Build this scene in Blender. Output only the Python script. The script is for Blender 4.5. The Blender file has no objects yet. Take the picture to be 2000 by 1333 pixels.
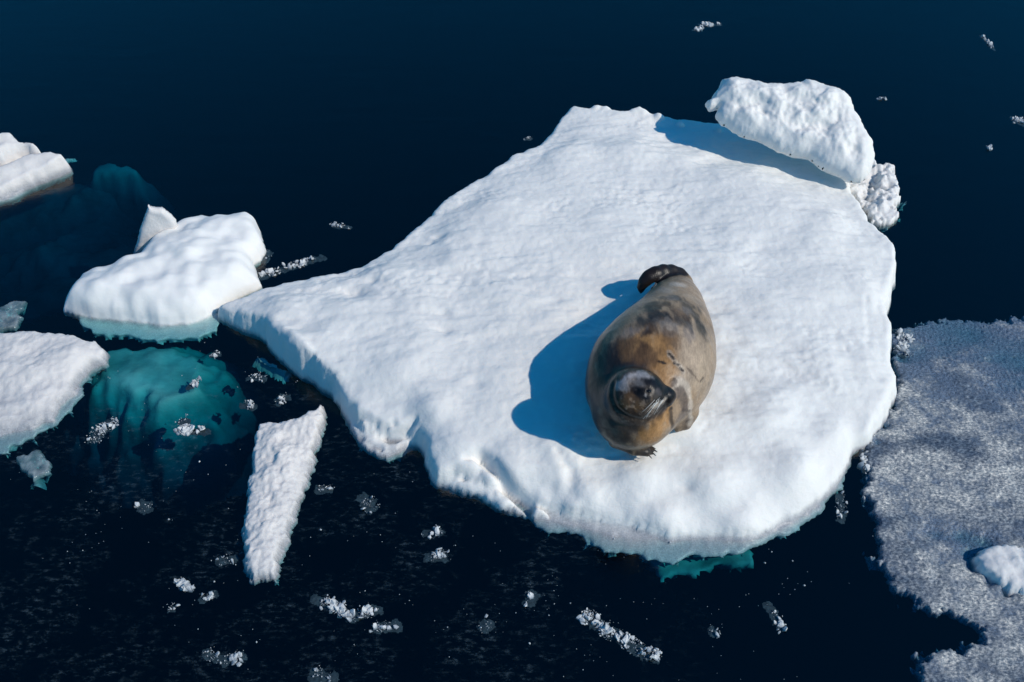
import bpy, math
import numpy as np
from mathutils import Vector

# ------------------------------------------------------------------ camera, sky, sun, exposure
W, H = 2000.0, 1333.0
LENS, PITCH, HC = 35.0, 44.0, 4.7
FPX = LENS / 36.0 * W
sc = bpy.context.scene
col = sc.collection
cd = bpy.data.cameras.new("camera"); cam = bpy.data.objects.new("camera", cd); col.objects.link(cam)
cd.lens = LENS; cd.sensor_width = 36; cd.clip_end = 3000; cd.clip_start = 0.05
cam.location = (0, 0, HC); cam.rotation_euler = (math.radians(90 - PITCH), 0, 0)
sc.camera = cam

SUN_EL, SUN_AZ = 41.0, -24.0      # azimuth measured from +X towards +Y (negative: slightly towards the camera)
to_sun = Vector((math.cos(math.radians(SUN_EL)) * math.cos(math.radians(SUN_AZ)),
                 math.cos(math.radians(SUN_EL)) * math.sin(math.radians(SUN_AZ)),
                 math.sin(math.radians(SUN_EL))))
sd = bpy.data.lights.new("sun", 'SUN'); so = bpy.data.objects.new("sun", sd); col.objects.link(so)
sd.energy = 4.15; sd.angle = math.radians(0.6); sd.color = (1.0, 0.925, 0.82)
so.rotation_euler = to_sun.to_track_quat('Z', 'Y').to_euler()
so.location = to_sun * 20

w = bpy.data.worlds.new("World"); sc.world = w; w.use_nodes = True
nt = w.node_tree; bg = nt.nodes['Background']
sky = nt.nodes.new('ShaderNodeTexSky'); sky.sky_type = 'NISHITA'; sky.sun_disc = False
sky.sun_elevation = math.radians(SUN_EL); sky.sun_rotation = math.radians(90 - SUN_AZ)
sky.altitude = 0; sky.air_density = 1.5; sky.dust_density = 0.4; sky.ozone_density = 3.0
mx = nt.nodes.new('ShaderNodeMix'); mx.data_type = 'RGBA'; mx.blend_type = 'MULTIPLY'; mx.inputs[0].default_value = 1
nt.links.new(sky.outputs[0], mx.inputs[6]); mx.inputs[7].default_value = (0.04, 0.60, 1.0, 1)
nt.links.new(mx.outputs[2], bg.inputs[0]); bg.inputs[1].default_value = 0.115
vs = sc.view_settings; vs.view_transform = 'Standard'; vs.look = 'None'; vs.gamma = 1; vs.exposure = -0.25
sc.cycles.use_denoising = True
sc.cycles.volume_bounces = 0; sc.cycles.max_bounces = 8; sc.cycles.transparent_max_bounces = 12

cp, sp = math.cos(math.radians(PITCH)), math.sin(math.radians(PITCH))
def ray(px, py):
    a = (px - W / 2) / FPX; b = -(py - H / 2) / FPX
    return np.array([a, cp + b * sp, -sp + b * cp])
def P(px, py, z=0.0):                       # photo pixel -> world point at height z
    r = ray(px, py); t = (z - HC) / r[2]
    return np.array([r[0] * t, r[1] * t, z])
def proj(v):                                # world -> photo pixel
    x = v[:, 0]; y = v[:, 1]; z = v[:, 2] - HC
    d = y * cp - z * sp; u = y * sp + z * cp
    return W / 2 + FPX * x / d, H / 2 - FPX * u / d, d

# ------------------------------------------------------------------ noise and mesh helpers
def _h(ix, iy, iz, s):
    with np.errstate(over='ignore'):
        h = (ix.astype(np.int64) * 374761393 + iy.astype(np.int64) * 668265263 + iz.astype(np.int64) * 2147483647 + s * 1274126177) & 0xffffffff
        h = ((h ^ (h >> 13)) * 1274126177) & 0xffffffff
        h = ((h ^ (h >> 16)) * 2246822519) & 0xffffffff
        return (h ^ (h >> 15))
def noise2(x, y, s=0):
    ix = np.floor(x); iy = np.floor(y); fx = x - ix; fy = y - iy; z = np.zeros_like(ix)
    u = fx * fx * fx * (fx * (fx * 6 - 15) + 10); v = fy * fy * fy * (fy * (fy * 6 - 15) + 10)
    def g(ax, ay):
        a = _h(ix + ax, iy + ay, z, s) / 4294967296.0 * 2 * math.pi
        return np.cos(a) * (fx - ax) + np.sin(a) * (fy - ay)
    return 1.5 * ((g(0, 0) * (1 - u) + g(1, 0) * u) * (1 - v) + (g(0, 1) * (1 - u) + g(1, 1) * u) * v)
def fbm2(x, y, f, o=4, s=0, gain=0.5):
    a = 1.0; r = 0
    for i in range(o):
        r = r + a * noise2(x * f + i * 7.3, y * f - i * 3.1, s + i); a *= gain; f *= 2.03
    return r
def vnoise3(p, f, s=0):
    q = p * f; i = np.floor(q); t = q - i; t = t * t * (3 - 2 * t); r = 0
    for a in (0, 1):
        for b in (0, 1):
            for c in (0, 1):
                wgt = (t[:, 0] if a else 1 - t[:, 0]) * (t[:, 1] if b else 1 - t[:, 1]) * (t[:, 2] if c else 1 - t[:, 2])
                r = r + wgt * (_h(i[:, 0] + a, i[:, 1] + b, i[:, 2] + c, s) / 4294967296.0)
    return r * 2 - 1
def fbm3(p, f, o=4, s=0, gain=0.5):
    a = 1.0; r = 0
    for i in range(o):
        r = r + a * vnoise3(p, f, s + i); a *= gain; f *= 2.03
    return r
def smooth(a, b, x):
    t = np.clip((x - a) / (b - a), 0, 1); return t * t * (3 - 2 * t)

def make_mesh(name, verts, quads, mat, parent=None, cols=None, origin=None, tris=False):
    verts = np.asarray(verts, np.float32); quads = np.asarray(quads, np.int32)
    k = quads.shape[1]
    if origin is None:
        mn, mxx = verts.min(0), verts.max(0); origin = np.array([(mn[0] + mxx[0]) / 2, (mn[1] + mxx[1]) / 2, max(mn[2], -0.02)])
        if parent is not None: origin = np.array(parent.location)
    me = bpy.data.meshes.new(name)
    me.vertices.add(len(verts)); me.vertices.foreach_set('co', (verts - origin).astype(np.float32).ravel())
    me.loops.add(quads.size); me.loops.foreach_set('vertex_index', quads.ravel())
    me.polygons.add(len(quads)); me.polygons.foreach_set('loop_start', np.arange(0, quads.size, k, dtype=np.int32))
    me.polygons.foreach_set('use_smooth', np.ones(len(quads), bool))
    me.update(calc_edges=True); me.validate()
    if cols is not None:
        at = me.color_attributes.new('coat', 'FLOAT_COLOR', 'POINT')
        c4 = np.ones((len(verts), 4), np.float32); c4[:, :3] = cols; at.data.foreach_set('color', c4.ravel())
    me.materials.append(mat)
    o = bpy.data.objects.new(name, me); col.objects.link(o)
    if parent is not None: o.parent = parent
    else: o.location = origin
    return o
def tag(o, label=None, cat=None, group=None, kind=None):
    if label: o['label'] = label
    if cat: o['category'] = cat
    if group: o['group'] = group
    if kind: o['kind'] = kind
    return o

def poly_sdf(X, Y, poly):                    # + inside
    d = np.full(X.shape, 1e9); ins = np.zeros(X.shape, bool); n = len(poly)
    for i in range(n):
        ax, ay = poly[i][:2]; bx, by = poly[(i + 1) % n][:2]
        ex, ey = bx - ax, by - ay; wx, wy = X - ax, Y - ay
        t = np.clip((wx * ex + wy * ey) / (ex * ex + ey * ey + 1e-12), 0, 1)
        d = np.minimum(d, (wx - ex * t) ** 2 + (wy - ey * t) ** 2)
        c = (ay > Y) != (by > Y)
        ins ^= c & (X < (bx - ax) * (Y - ay) / (by - ay + 1e-12) + ax)
    return np.where(ins, 1, -1) * np.sqrt(d)
def line_dist(X, Y, pts):
    d = np.full(X.shape, 1e9)
    for (ax, ay), (bx, by) in zip(pts[:-1], pts[1:]):
        ex, ey = bx - ax, by - ay
        t = np.clip(((X - ax) * ex + (Y - ay) * ey) / (ex * ex + ey * ey + 1e-12), 0, 1)
        d = np.minimum(d, np.hypot(X - ax - ex * t, Y - ay - ey * t))
    return d
def idw(X, Y, pts, power=3.0):
    num = 0; den = 0
    for p in pts:
        wt = (p[3] if len(p) > 3 else 1.0) / (((X - p[0]) ** 2 + (Y - p[1]) ** 2) + 0.006) ** (power / 2)
        num = num + wt * p[2]; den = den + wt
    return num / den
def smax(a, b, k=0.02):
    h = np.clip(0.5 + 0.5 * (a - b) / k, 0, 1)
    return b * (1 - h) + a * h + k * h * (1 - h)

def floe(name, outline, mat, inner=(), step=0.014, r=0.05, edge=0.02, ef=6.0, amp=0.012, nf=3.0, slope=5.0,
         shelves=(), fine=0.003, ff=22, eo=4, curve=0, seed=1, cut=-0.065, tuck=1.3, extra=None, stretch=0.55, parent=None):
    """outline and inner: (px, py, z). shelves: (outline, r, edge noise, surface noise, slope)"""
    pl = [P(a, b, c) for a, b, c in outline]; inn = [P(a, b, c) for a, b, c in inner]
    allp = list(pl)
    sh = []
    for s in shelves:
        q = [P(a, b, c) for a, b, c in s[0]]; sh.append(q); allp += q
    allp = np.array(allp); pad = 1.3 if cut < -0.5 else 0.22
    x0, y0 = allp[:, 0].min() - pad, allp[:, 1].min() - pad; x1, y1 = allp[:, 0].max() + pad, allp[:, 1].max() + pad
    nx, ny = int((x1 - x0) / step), int((y1 - y0) / step)
    X, Y = np.meshgrid(np.linspace(x0, x1, nx), np.linspace(y0, y1, ny), indexing='ij')
    def layer(pts, inn, r, edge, amp, slope, sd, fine):
        s = poly_sdf(X, Y, pts) + edge * fbm2(X, Y, ef, eo, sd + 11, 0.6)
        dn = []
        for i_ in range(len(pts)):
            a_, b_ = pts[i_], pts[(i_ + 1) % len(pts)]; k_ = min(max(1, int(np.linalg.norm(b_[:2] - a_[:2]) / .09)), 12)
            dn += [(*(a_ + (b_ - a_) * j_ / k_), 1.0) for j_ in range(k_)]
        h = idw(X, Y, dn + [(*p_, 5.0) for p_ in inn])
        t = np.clip(1 - s / r, 0, 1)
        rnd = r * (1 - np.sqrt(np.clip(1 - t * t, 0, 1)))
        low = fbm2(X * stretch, Y, nf, 4, sd + 31, 0.5) * amp
        z = h - rnd + low * smooth(-0.01, 0.15, s) + fine * fbm2(X, Y, ff, 3, sd + 51, 0.6)
        z = np.where(s < 0, z - curve * s * s + s * (slope if slope <= 4 else np.clip(1.3 + 17 * h, 1.5, slope)), z)
        return z
    Z = layer(pl, inn, r, edge, amp, slope, seed, fine)
    for i, s in enumerate(shelves):
        Z = smax(Z, layer(sh[i], (), s[1], s[2], s[3], s[4], seed + 100 * (i + 1), s[5] if len(s) > 5 else fine), 0.02)
    if extra is not None: Z = extra(X, Y, Z)
    Z = np.maximum(Z, cut - 0.02)
    if tuck:                               # the sides lean in under the water
        st_ = (x1 - x0) / (nx - 1); K = Z.copy()
        for _ in range(8): K[1:-1, 1:-1] = (K[1:-1, 1:-1] * 2 + K[:-2, 1:-1] + K[2:, 1:-1] + K[1:-1, :-2] + K[1:-1, 2:]) / 6
        gx, gy = np.gradient(K, st_); gl = np.hypot(gx, gy) + 1e-3; am = np.clip(-Z - (.028 if cut > -.2 else .17), 0, 1) * tuck * np.clip(gl / 1.0, 0, 1)
        am = np.minimum(am, .12 if cut > -.2 else .3)
        X = X + gx / gl * am; Y = Y + gy / gl * am
    idx = np.arange(nx * ny).reshape(nx, ny)
    q = np.stack([idx[:-1, :-1], idx[1:, :-1], idx[1:, 1:], idx[:-1, 1:]], -1).reshape(-1, 4)
    zz = Z.ravel(); keep = zz[q].max(1) > cut; q = q[keep]
    used = np.zeros(nx * ny, bool); used[q.ravel()] = True
    remap = -np.ones(nx * ny, np.int64); remap[used] = np.arange(used.sum())
    V = np.stack([X.ravel(), Y.ravel(), zz], 1)[used]
    return make_mesh(name, V, remap[q], mat, parent)

def slab(name, outline, plane, mat, up=0.08, down=0.12, r=0.1, step=0.012, amp=0.015, nf=4.0, edge=0.012, ef=8, seed=1, parent=None, crest=None):
    """a closed block whose outline lies in a tilted plane (three photo points with heights)"""
    a, b, c = [P(*p) for p in plane]
    n = np.cross(b - a, c - a); n /= np.linalg.norm(n)
    if n[2] < 0: n = -n
    u = np.cross([0, 1, 0], n); u /= np.linalg.norm(u); v = np.cross(n, u)
    o = a; C = np.array([0, 0, HC]); pts = []
    for (px, py) in outline:
        d = ray(px, py); t = np.dot(a - C, n) / np.dot(d, n); q = C + d * t - o
        pts.append((q @ u, q @ v))
    pa = np.array(pts); x0, y0 = pa.min(0) - 0.08; x1, y1 = pa.max(0) + 0.08
    nx, ny = int((x1 - x0) / step), int((y1 - y0) / step)
    X, Y = np.meshgrid(np.linspace(x0, x1, nx), np.linspace(y0, y1, ny), indexing='ij')
    s = poly_sdf(X, Y, pts) + edge * fbm2(X, Y, ef, 4, seed, 0.6)
    gx, gy = np.gradient(s, (x1 - x0) / (nx - 1), (y1 - y0) / (ny - 1)); gl = np.hypot(gx, gy) + 1e-6
    lim = step * 1.5
    near = (s < 0) & (s > -lim)
    X = np.where(near, X - s * gx / gl / gl, X); Y = np.where(near, Y - s * gy / gl / gl, Y)
    t = np.clip(1 - s / r, 0, 1); prof = np.sqrt(np.clip(1 - t * t, 0, 1))
    top = up * prof + prof * amp * fbm2(X, Y, nf, 5, seed + 5, 0.5) * smooth(0, r, s)
    bot = -down * np.sqrt(np.clip(1 - np.clip(1 - s / (r * 0.9), 0, 1) ** 2, 0, 1)) * (1 + 0.3 * fbm2(X, Y, 5, 3, seed + 9))
    if crest: top = top + crest(X, Y, s)
    ok = s > -lim; top = np.where(s <= 0, 0, top); bot = np.where(s <= 0, 0, bot)
    idx = np.arange(nx * ny).reshape(nx, ny)
    q = np.stack([idx[:-1, :-1], idx[1:, :-1], idx[1:, 1:], idx[:-1, 1:]], -1).reshape(-1, 4)
    q = q[ok.ravel()[q].all(1)]
    q = q[(s.ravel()[q] > 0).any(1)]
    used = np.zeros(nx * ny, bool); used[q.ravel()] = True
    remap = -np.ones(nx * ny, np.int64); remap[used] = np.arange(used.sum()); m = used.sum()
    def to3(h): return (o + X[..., None] * u + Y[..., None] * v + h[..., None] * n).reshape(-1, 3)[used]
    V = np.concatenate([to3(top), to3(bot - 0.0005)]); qt = remap[q]
    Q = np.concatenate([qt, qt[:, ::-1] + m])
    return make_mesh(name, V, Q, mat, parent)

# ------------------------------------------------------------------ materials
def new_mat(name):
    m = bpy.data.materials.new(name); m.use_nodes = True
    return m, m.node_tree, m.node_tree.nodes['Principled BSDF']
def N(nt, t, **kw):
    n = nt.nodes.new(t)
    for k, v in kw.items(): setattr(n, k, v)
    return n
def noise_node(nt, scale, detail=4, rough=0.5, vec=None, stretch=None):
    geo = N(nt, 'ShaderNodeNewGeometry'); src = geo.outputs['Position']
    if stretch:
        mp = N(nt, 'ShaderNodeMapping'); mp.inputs['Scale'].default_value = stretch
        nt.links.new(src, mp.inputs[0]); src = mp.outputs[0]
    n = N(nt, 'ShaderNodeTexNoise'); n.inputs['Scale'].default_value = scale; n.inputs['Detail'].default_value = detail
    n.inputs['Roughness'].default_value = rough
    nt.links.new(src, n.inputs['Vector']); return n.outputs['Fac']
def ramp(nt, fac, stops):
    r = N(nt, 'ShaderNodeValToRGB'); e = r.color_ramp.elements
    e[0].position, e[0].color = stops[0][0], (*stops[0][1], 1); e[1].position, e[1].color = stops[-1][0], (*stops[-1][1], 1)
    for p, c in stops[1:-1]:
        x = e.new(p); x.color = (*c, 1)
    nt.links.new(fac, r.inputs[0]); return r.outputs[0]
def mixc(nt, fac, a, b, mode='MIX'):
    m = N(nt, 'ShaderNodeMix', data_type='RGBA', blend_type=mode)
    for i, v in ((0, fac), (6, a), (7, b)):
        if hasattr(v, 'is_linked') or isinstance(v, bpy.types.NodeSocket): nt.links.new(v, m.inputs[i])
        else: m.inputs[i].default_value = v if i == 0 else (*v, 1)
    return m.outputs[2]
def math_(nt, op, a, b=0.0):
    m = N(nt, 'ShaderNodeMath', operation=op)
    for i, v in ((0, a), (1, b)):
        if isinstance(v, bpy.types.NodeSocket): nt.links.new(v, m.inputs[i])
        else: m.inputs[i].default_value = v
    return m.outputs[0]
def bump(nt, h, strength, dist, normal=None):
    b = N(nt, 'ShaderNodeBump'); b.inputs['Strength'].default_value = strength; b.inputs['Distance'].default_value = dist
    nt.links.new(h, b.inputs['Height'])
    if normal is not None: nt.links.new(normal, b.inputs['Normal'])
    return b.outputs[0]

def snow_material(name, dry, wet, wet_lo, wet_hi, sss=0.35, grain=1.0, blotch=0.25, grain_scale=60, tint=(0.80, 0.82, 0.86), wl=.8, wh=1.15, fleck=0, bt=(.38, .68)):
    m, nt, bs = new_mat(name)
    geo = N(nt, 'ShaderNodeNewGeometry'); sep = N(nt, 'ShaderNodeSeparateXYZ'); nt.links.new(geo.outputs['Position'], sep.inputs[0])
    nz = noise_node(nt, 9, 5, 0.65)
    zz = math_(nt, 'ADD', sep.outputs[2], math_(nt, 'MULTIPLY', math_(nt, 'SUBTRACT', nz, 0.5), 0.07))
    mr = N(nt, 'ShaderNodeMapRange', interpolation_type='SMOOTHSTEP'); nt.links.new(zz, mr.inputs[0])
    mr.inputs[1].default_value = wet_lo; mr.inputs[2].default_value = wet_hi; mr.inputs[3].default_value = 1; mr.inputs[4].default_value = 0
    bl = noise_node(nt, 3.2, 5, 0.6, stretch=(0.6, 1.0, 1.0))
    blr = ramp(nt, bl, [(bt[0], (1, 1, 1)), (bt[1], tint)])
    d = mixc(nt, blotch, dry, mixc(nt, 1.0, dry, blr, 'MULTIPLY'))
    if fleck:
        fl = ramp(nt, noise_node(nt, 62, 6, 0.8, stretch=(0.8, 1.4, 1)), [(0.38, (.10, .17, .27)), (0.50, (.62, .68, .76)), (0.62, (1.7, 1.62, 1.55))])
        d = mixc(nt, fleck, d, mixc(nt, 1.0, d, fl, 'MULTIPLY'))
        d = mixc(nt, 1.0, d, ramp(nt, noise_node(nt, 9, 6, .7), [(.36, (.55, .62, .72)), (.52, (1, 1, 1)), (.66, (1.45, 1.42, 1.36))]), 'MULTIPLY')
    spk = noise_node(nt, grain_scale * 2.2, 2, 0.6)
    wv = ramp(nt, spk, [(0.35, tuple(c * wl for c in wet)), (0.66, tuple(min(c * wh, 0.8) for c in wet))])
    c = mixc(nt, mr.outputs[0], d, wv)
    nt.links.new(c, bs.inputs['Base Color'])
    bs.inputs['Roughness'].default_value = 0.62; bs.inputs['Specular IOR Level'].default_value = 0.25
    rr = N(nt, 'ShaderNodeMapRange'); nt.links.new(mr.outputs[0], rr.inputs[0]); rr.inputs[3].default_value = 0.65; rr.inputs[4].default_value = 0.35
    nt.links.new(rr.outputs[0], bs.inputs['Roughness'])
    if sss:
        bs.inputs['Subsurface Weight'].default_value = sss
        bs.inputs['Subsurface Radius'].default_value = (0.75, 0.88, 1.0); bs.inputs['Subsurface Scale'].default_value = 0.03
    b1 = bump(nt, noise_node(nt, 14, 5, 0.6, stretch=(0.6, 1, 1)), 0.35 * grain, 0.02)
    b2 = bump(nt, noise_node(nt, grain_scale, 4, 0.65), 0.35 * grain, 0.006, b1)
    nt.links.new(b2, bs.inputs['Normal'])
    return m

snow = snow_material('snow', (0.80, 0.785, 0.745), (0.36, 0.37, 0.39), -0.005, 0.05)
snow_soft = snow_material('soft_snow', (0.82, 0.81, 0.775), (0.45, 0.47, 0.47), -0.02, 0.02, grain=0.45)
snow_wet = snow_material('wet_snow', (0.70, 0.67, 0.64), (0.34, 0.35, 0.37), 0.0, 0.08, grain=1.3)
slush = snow_material('slush', (0.44, 0.44, 0.415), (0.12, 0.165, 0.23), -0.006, 0.026, sss=0, grain=1.2, blotch=1.0, grain_scale=70, tint=(0.26, 0.34, 0.46), wl=.35, wh=1.5, fleck=.9, bt=(.47, .62))
rubble = snow_material('rubble_ice', (0.76, 0.74, 0.71), (0.28, 0.30, 0.31), -0.015, 0.035, grain=1.5)
under = snow_material('submerged', (0.42, 0.48, 0.46), (0.42, 0.50, 0.48), -3, -2, sss=0, blotch=1.0, tint=(0.35, 0.4, 0.4))
crumb = snow_material('crumb_ice', (0.60, 0.62, 0.62), (0.20, 0.24, 0.28), -0.01, 0.018, sss=0, grain=1.5, grain_scale=90)

def film_material():
    m, nt, bs = new_mat('sunken_slush')
    c = ramp(nt, noise_node(nt, 40, 4, .7), [(.4, (.008, .016, .022)), (.75, (.035, .06, .075))]); nt.links.new(c, bs.inputs['Base Color'])
    bs.inputs['Roughness'].default_value = .9; return m
film = film_material()
def clear_ice_material():
    m, nt, bs = new_mat('clear_ice')
    c = ramp(nt, noise_node(nt, 12, 4, 0.6), [(0.35, (0.10, 0.17, 0.20)), (0.7, (0.42, 0.50, 0.53))])
    nt.links.new(c, bs.inputs['Base Color']); bs.inputs['Roughness'].default_value = 0.15; bs.inputs['Alpha'].default_value = 0.55
    nt.links.new(bump(nt, noise_node(nt, 25, 4, 0.6), 0.5, 0.01), bs.inputs['Normal'])
    return m
clear_ice = clear_ice_material()

def water_material():
    m = bpy.data.materials.new('sea_water'); m.use_nodes = True; nt = m.node_tree; nt.nodes.clear()
    out = N(nt, 'ShaderNodeOutputMaterial')
    tr = N(nt, 'ShaderNodeBsdfTransparent'); gl = N(nt, 'ShaderNodeBsdfGlossy'); gl.inputs['Roughness'].default_value = 0.14
    fr = N(nt, 'ShaderNodeFresnel')
    g_ = N(nt, 'ShaderNodeNewGeometry'); ior = N(nt, 'ShaderNodeMapRange'); nt.links.new(g_.outputs['Backfacing'], ior.inputs[0]); ior.inputs[3].default_value = 1.55; ior.inputs[4].default_value = 1 / 1.55
    nt.links.new(ior.outputs[0], fr.inputs[0])
    b1 = bump(nt, noise_node(nt, 5, 3, 0.5, stretch=(0.5, 1.3, 1)), 0.12, 0.02)
    b2 = bump(nt, noise_node(nt, 55, 3, 0.6, stretch=(0.5, 1.3, 1)), 0.22, 0.004, b1)
    nt.links.new(b2, gl.inputs['Normal']); nt.links.new(b2, fr.inputs['Normal'])
    mxs = N(nt, 'ShaderNodeMixShader'); nt.links.new(fr.outputs[0], mxs.inputs[0]); nt.links.new(tr.outputs[0], mxs.inputs[1]); nt.links.new(gl.outputs[0], mxs.inputs[2])
    # frazil: thin floating ice flecks near the floes
    pos = N(nt, 'ShaderNodeNewGeometry'); sx = N(nt, 'ShaderNodeSeparateXYZ'); nt.links.new(pos.outputs['Position'], sx.inputs[0])
    reg = N(nt, 'ShaderNodeMapRange', interpolation_type='SMOOTHSTEP'); nt.links.new(sx.outputs[1], reg.inputs[0]); reg.inputs[1].default_value = 4.9; reg.inputs[2].default_value = 3.9
    big_ = N(nt, 'ShaderNodeMapRange', interpolation_type='SMOOTHSTEP'); nt.links.new(noise_node(nt, 2.6, 5, .65), big_.inputs[0]); big_.inputs[1].default_value = .42; big_.inputs[2].default_value = .66
    fk = N(nt, 'ShaderNodeMapRange', interpolation_type='SMOOTHSTEP'); nt.links.new(noise_node(nt, 22, 7, .8, stretch=(.7, 1.4, 1)), fk.inputs[0]); fk.inputs[1].default_value = .50; fk.inputs[2].default_value = .74
    rx_ = N(nt, 'ShaderNodeMapRange', interpolation_type='SMOOTHSTEP'); nt.links.new(sx.outputs[0], rx_.inputs[0]); rx_.inputs[1].default_value = 1.2; rx_.inputs[2].default_value = .1
    fac = math_(nt, 'MULTIPLY', math_(nt, 'MULTIPLY', math_(nt, 'MULTIPLY', reg.outputs[0], rx_.outputs[0]), big_.outputs[0]), math_(nt, 'MULTIPLY', fk.outputs[0], .19))
    df = N(nt, 'ShaderNodeBsdfDiffuse'); df.inputs[0].default_value = (.30, .45, .55, 1)
    mf = N(nt, 'ShaderNodeMixShader'); nt.links.new(fac, mf.inputs[0]); nt.links.new(mxs.outputs[0], mf.inputs[1]); nt.links.new(df.outputs[0], mf.inputs[2])
    nt.links.new(mf.outputs[0], out.inputs['Surface'])
    va = N(nt, 'ShaderNodeVolumeAbsorption'); va.inputs[0].default_value = (0.0, 0.77, 0.82, 1); va.inputs[1].default_value = 10
    nt.links.new(va.outputs[0], out.inputs['Volume'])
    return m
def seabed_material():
    m, nt, bs = new_mat('deep_sea_floor'); bs.inputs['Base Color'].default_value = (0.004, 0.012, 0.022, 1); bs.inputs['Roughness'].default_value = 1
    return m

# ------------------------------------------------------------------ sea
L, D = 900.0, 6.0
bv = [(-L, -L, -D), (L, -L, -D), (L, L, -D), (-L, L, -D), (-L, -L, 0), (L, -L, 0), (L, L, 0), (-L, L, 0)]
bq = [(0, 3, 2, 1), (4, 5, 6, 7), (0, 1, 5, 4), (1, 2, 6, 5), (2, 3, 7, 6), (3, 0, 4, 7)]
water = make_mesh('water', bv, bq, water_material(), origin=np.zeros(3)); tag(water, kind='structure')
for p in water.data.polygons: p.use_smooth = False
bed = make_mesh('sea_floor', [(-L, -L, -D + .5), (L, -L, -D + .5), (L, L, -D + .5), (-L, L, -D + .5)], [(0, 1, 2, 3)], seabed_material(), origin=np.array([0, 0, -D + .5]))
tag(bed, kind='structure')

# ------------------------------------------------------------------ the large floe that carries the seal
ZF = 0.27
big = [(428, 597, 0.1), (470, 576, 0.13), (520, 559, 0.15), (600, 540, 0.16), (665, 530, 0.16), (702, 521, 0.15), (740, 499, 0.16), (780, 467, 0.18),
       (800, 454, 0.18), (832, 423, 0.2), (870, 386, 0.22), (912, 359, 0.22), (960, 328, 0.22), (1000, 301, 0.22), (1050, 284, 0.2), (1071, 262, 0.18),
       (1098, 226, 0.18), (1120, 206, 0.2), (1165, 207, 0.22), (1210, 213, 0.22), (1250, 212, 0.22), (1292, 222, 0.2), (1330, 230, 0.16), (1372, 237, 0.12),
       (1410, 238, 0.1), (1500, 250, 0.1), (1600, 285, 0.1), (1655, 330, 0.1), (1668, 375, 0.14), (1700, 428, 0.16), (1745, 470, 0.18), (1757, 508, 0.18),
       (1742, 558, 0.17), (1732, 592, 0.16), (1743, 650, 0.15), (1740, 690, 0.15), (1752, 738, 0.15), (1736, 790, 0.14), (1700, 842, 0.13), (1668, 872, 0.054),
       (1648, 922, 0.045), (1612, 962, 0.036), (1570, 1000, 0.027), (1510, 1030, 0.023), (1450, 1052, 0.018), (1400, 1045, 0.023), (1300, 1046, 0.023), (1210, 1026, 0.027),
       (1140, 1010, 0.032), (1080, 1000, 0.036), (1030, 985, 0.036), (985, 955, 0.08), (940, 938, 0.09), (890, 928, 0.1), (855, 925, 0.1), (846, 900, 0.13),
       (836, 862, 0.14), (818, 842, 0.12), (790, 838, 0.12), (745, 835, 0.13), (712, 820, 0.15), (690, 798, 0.17), (668, 764, 0.16), (648, 727, 0.22), (612, 693, 0.24),
       (577, 678, 0.25), (545, 648, 0.24), (514, 622, 0.2), (475, 612, 0.15), (445, 606, 0.11)]
big_in = [(560, 600, .24), (700, 600, .27), (760, 540, .26), (900, 480, .28), (1000, 400, .29), (1120, 300, .28), (1300, 330, .26), (1450, 360, .27), (1600, 440, .26),
          (1680, 560, .25), (1200, 450, .28), (1400, 500, .28), (1000, 600, .28), (800, 680, .28), (850, 780, .27), (1000, 750, .27), (1150, 700, .27), (1200, 800, .27),
          (1300, 800, .27), (1300, 600, .27), (1400, 700, .27), (1500, 800, .26), (1600, 700, .25), (1680, 700, .22), (1100, 870, .25), (1250, 920, .24), (1400, 930, .22),
          (1300, 985, .16), (1450, 1000, .13), (1150, 950, .18), (1000, 890, .22), (900, 860, .22), (1550, 900, .22), (1620, 830, .2), (1500, 600, .27), (1600, 550, .26),
          (1330, 262, .15), (1450, 300, .14), (1560, 335, .14), (1250, 300, .27), (1500, 400, .27)]
big_shelf = [(846, 920, .05), (856, 943, .03), (900, 962, -.01), (960, 984, -.02), (1005, 1008, -.02), (1060, 1040, -.02), (1130, 1060, -.02), (1200, 1086, -.02),
             (1270, 1100, -.025), (1340, 1100, -.025), (1420, 1088, -.02), (1500, 1066, -.01), (1560, 1040, -.01), (1618, 990, -.01), (1650, 940, .0), (1675, 890, .0),
             (1600, 900, .05), (1400, 980, .05), (1100, 960, .05), (950, 930, .05)]
big_ledge = [(667, 803, .02), (682, 836, .03), (702, 862, .03), (730, 881, .03), (754, 887, .03), (782, 880, .03), (808, 864, .04), (826, 842, .06), (800, 820, .09), (740, 800, .1), (690, 790, .06), (676, 792, .04)]
big_front = [(848, 915, .08), (855, 942, .04), (882, 950, .04), (930, 962, .05), (985, 985, .05), (1040, 1005, .05), (1075, 1000, .07), (1020, 960, .09), (970, 925, .11), (905, 905, .11)]
big_deep = [(1180, 1060, -.22), (1260, 1085, -.2), (1290, 1135, -.22), (1300, 1155, -.26), (1330, 1140, -.22), (1400, 1125, -.22), (1450, 1105, -.2), (1475, 1095, -.18), (1440, 1060, -.15), (1300, 1060, -.15)]
def xy(l, z=.25): return [tuple(P(a, b, z)[:2]) for a, b in l]
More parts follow.
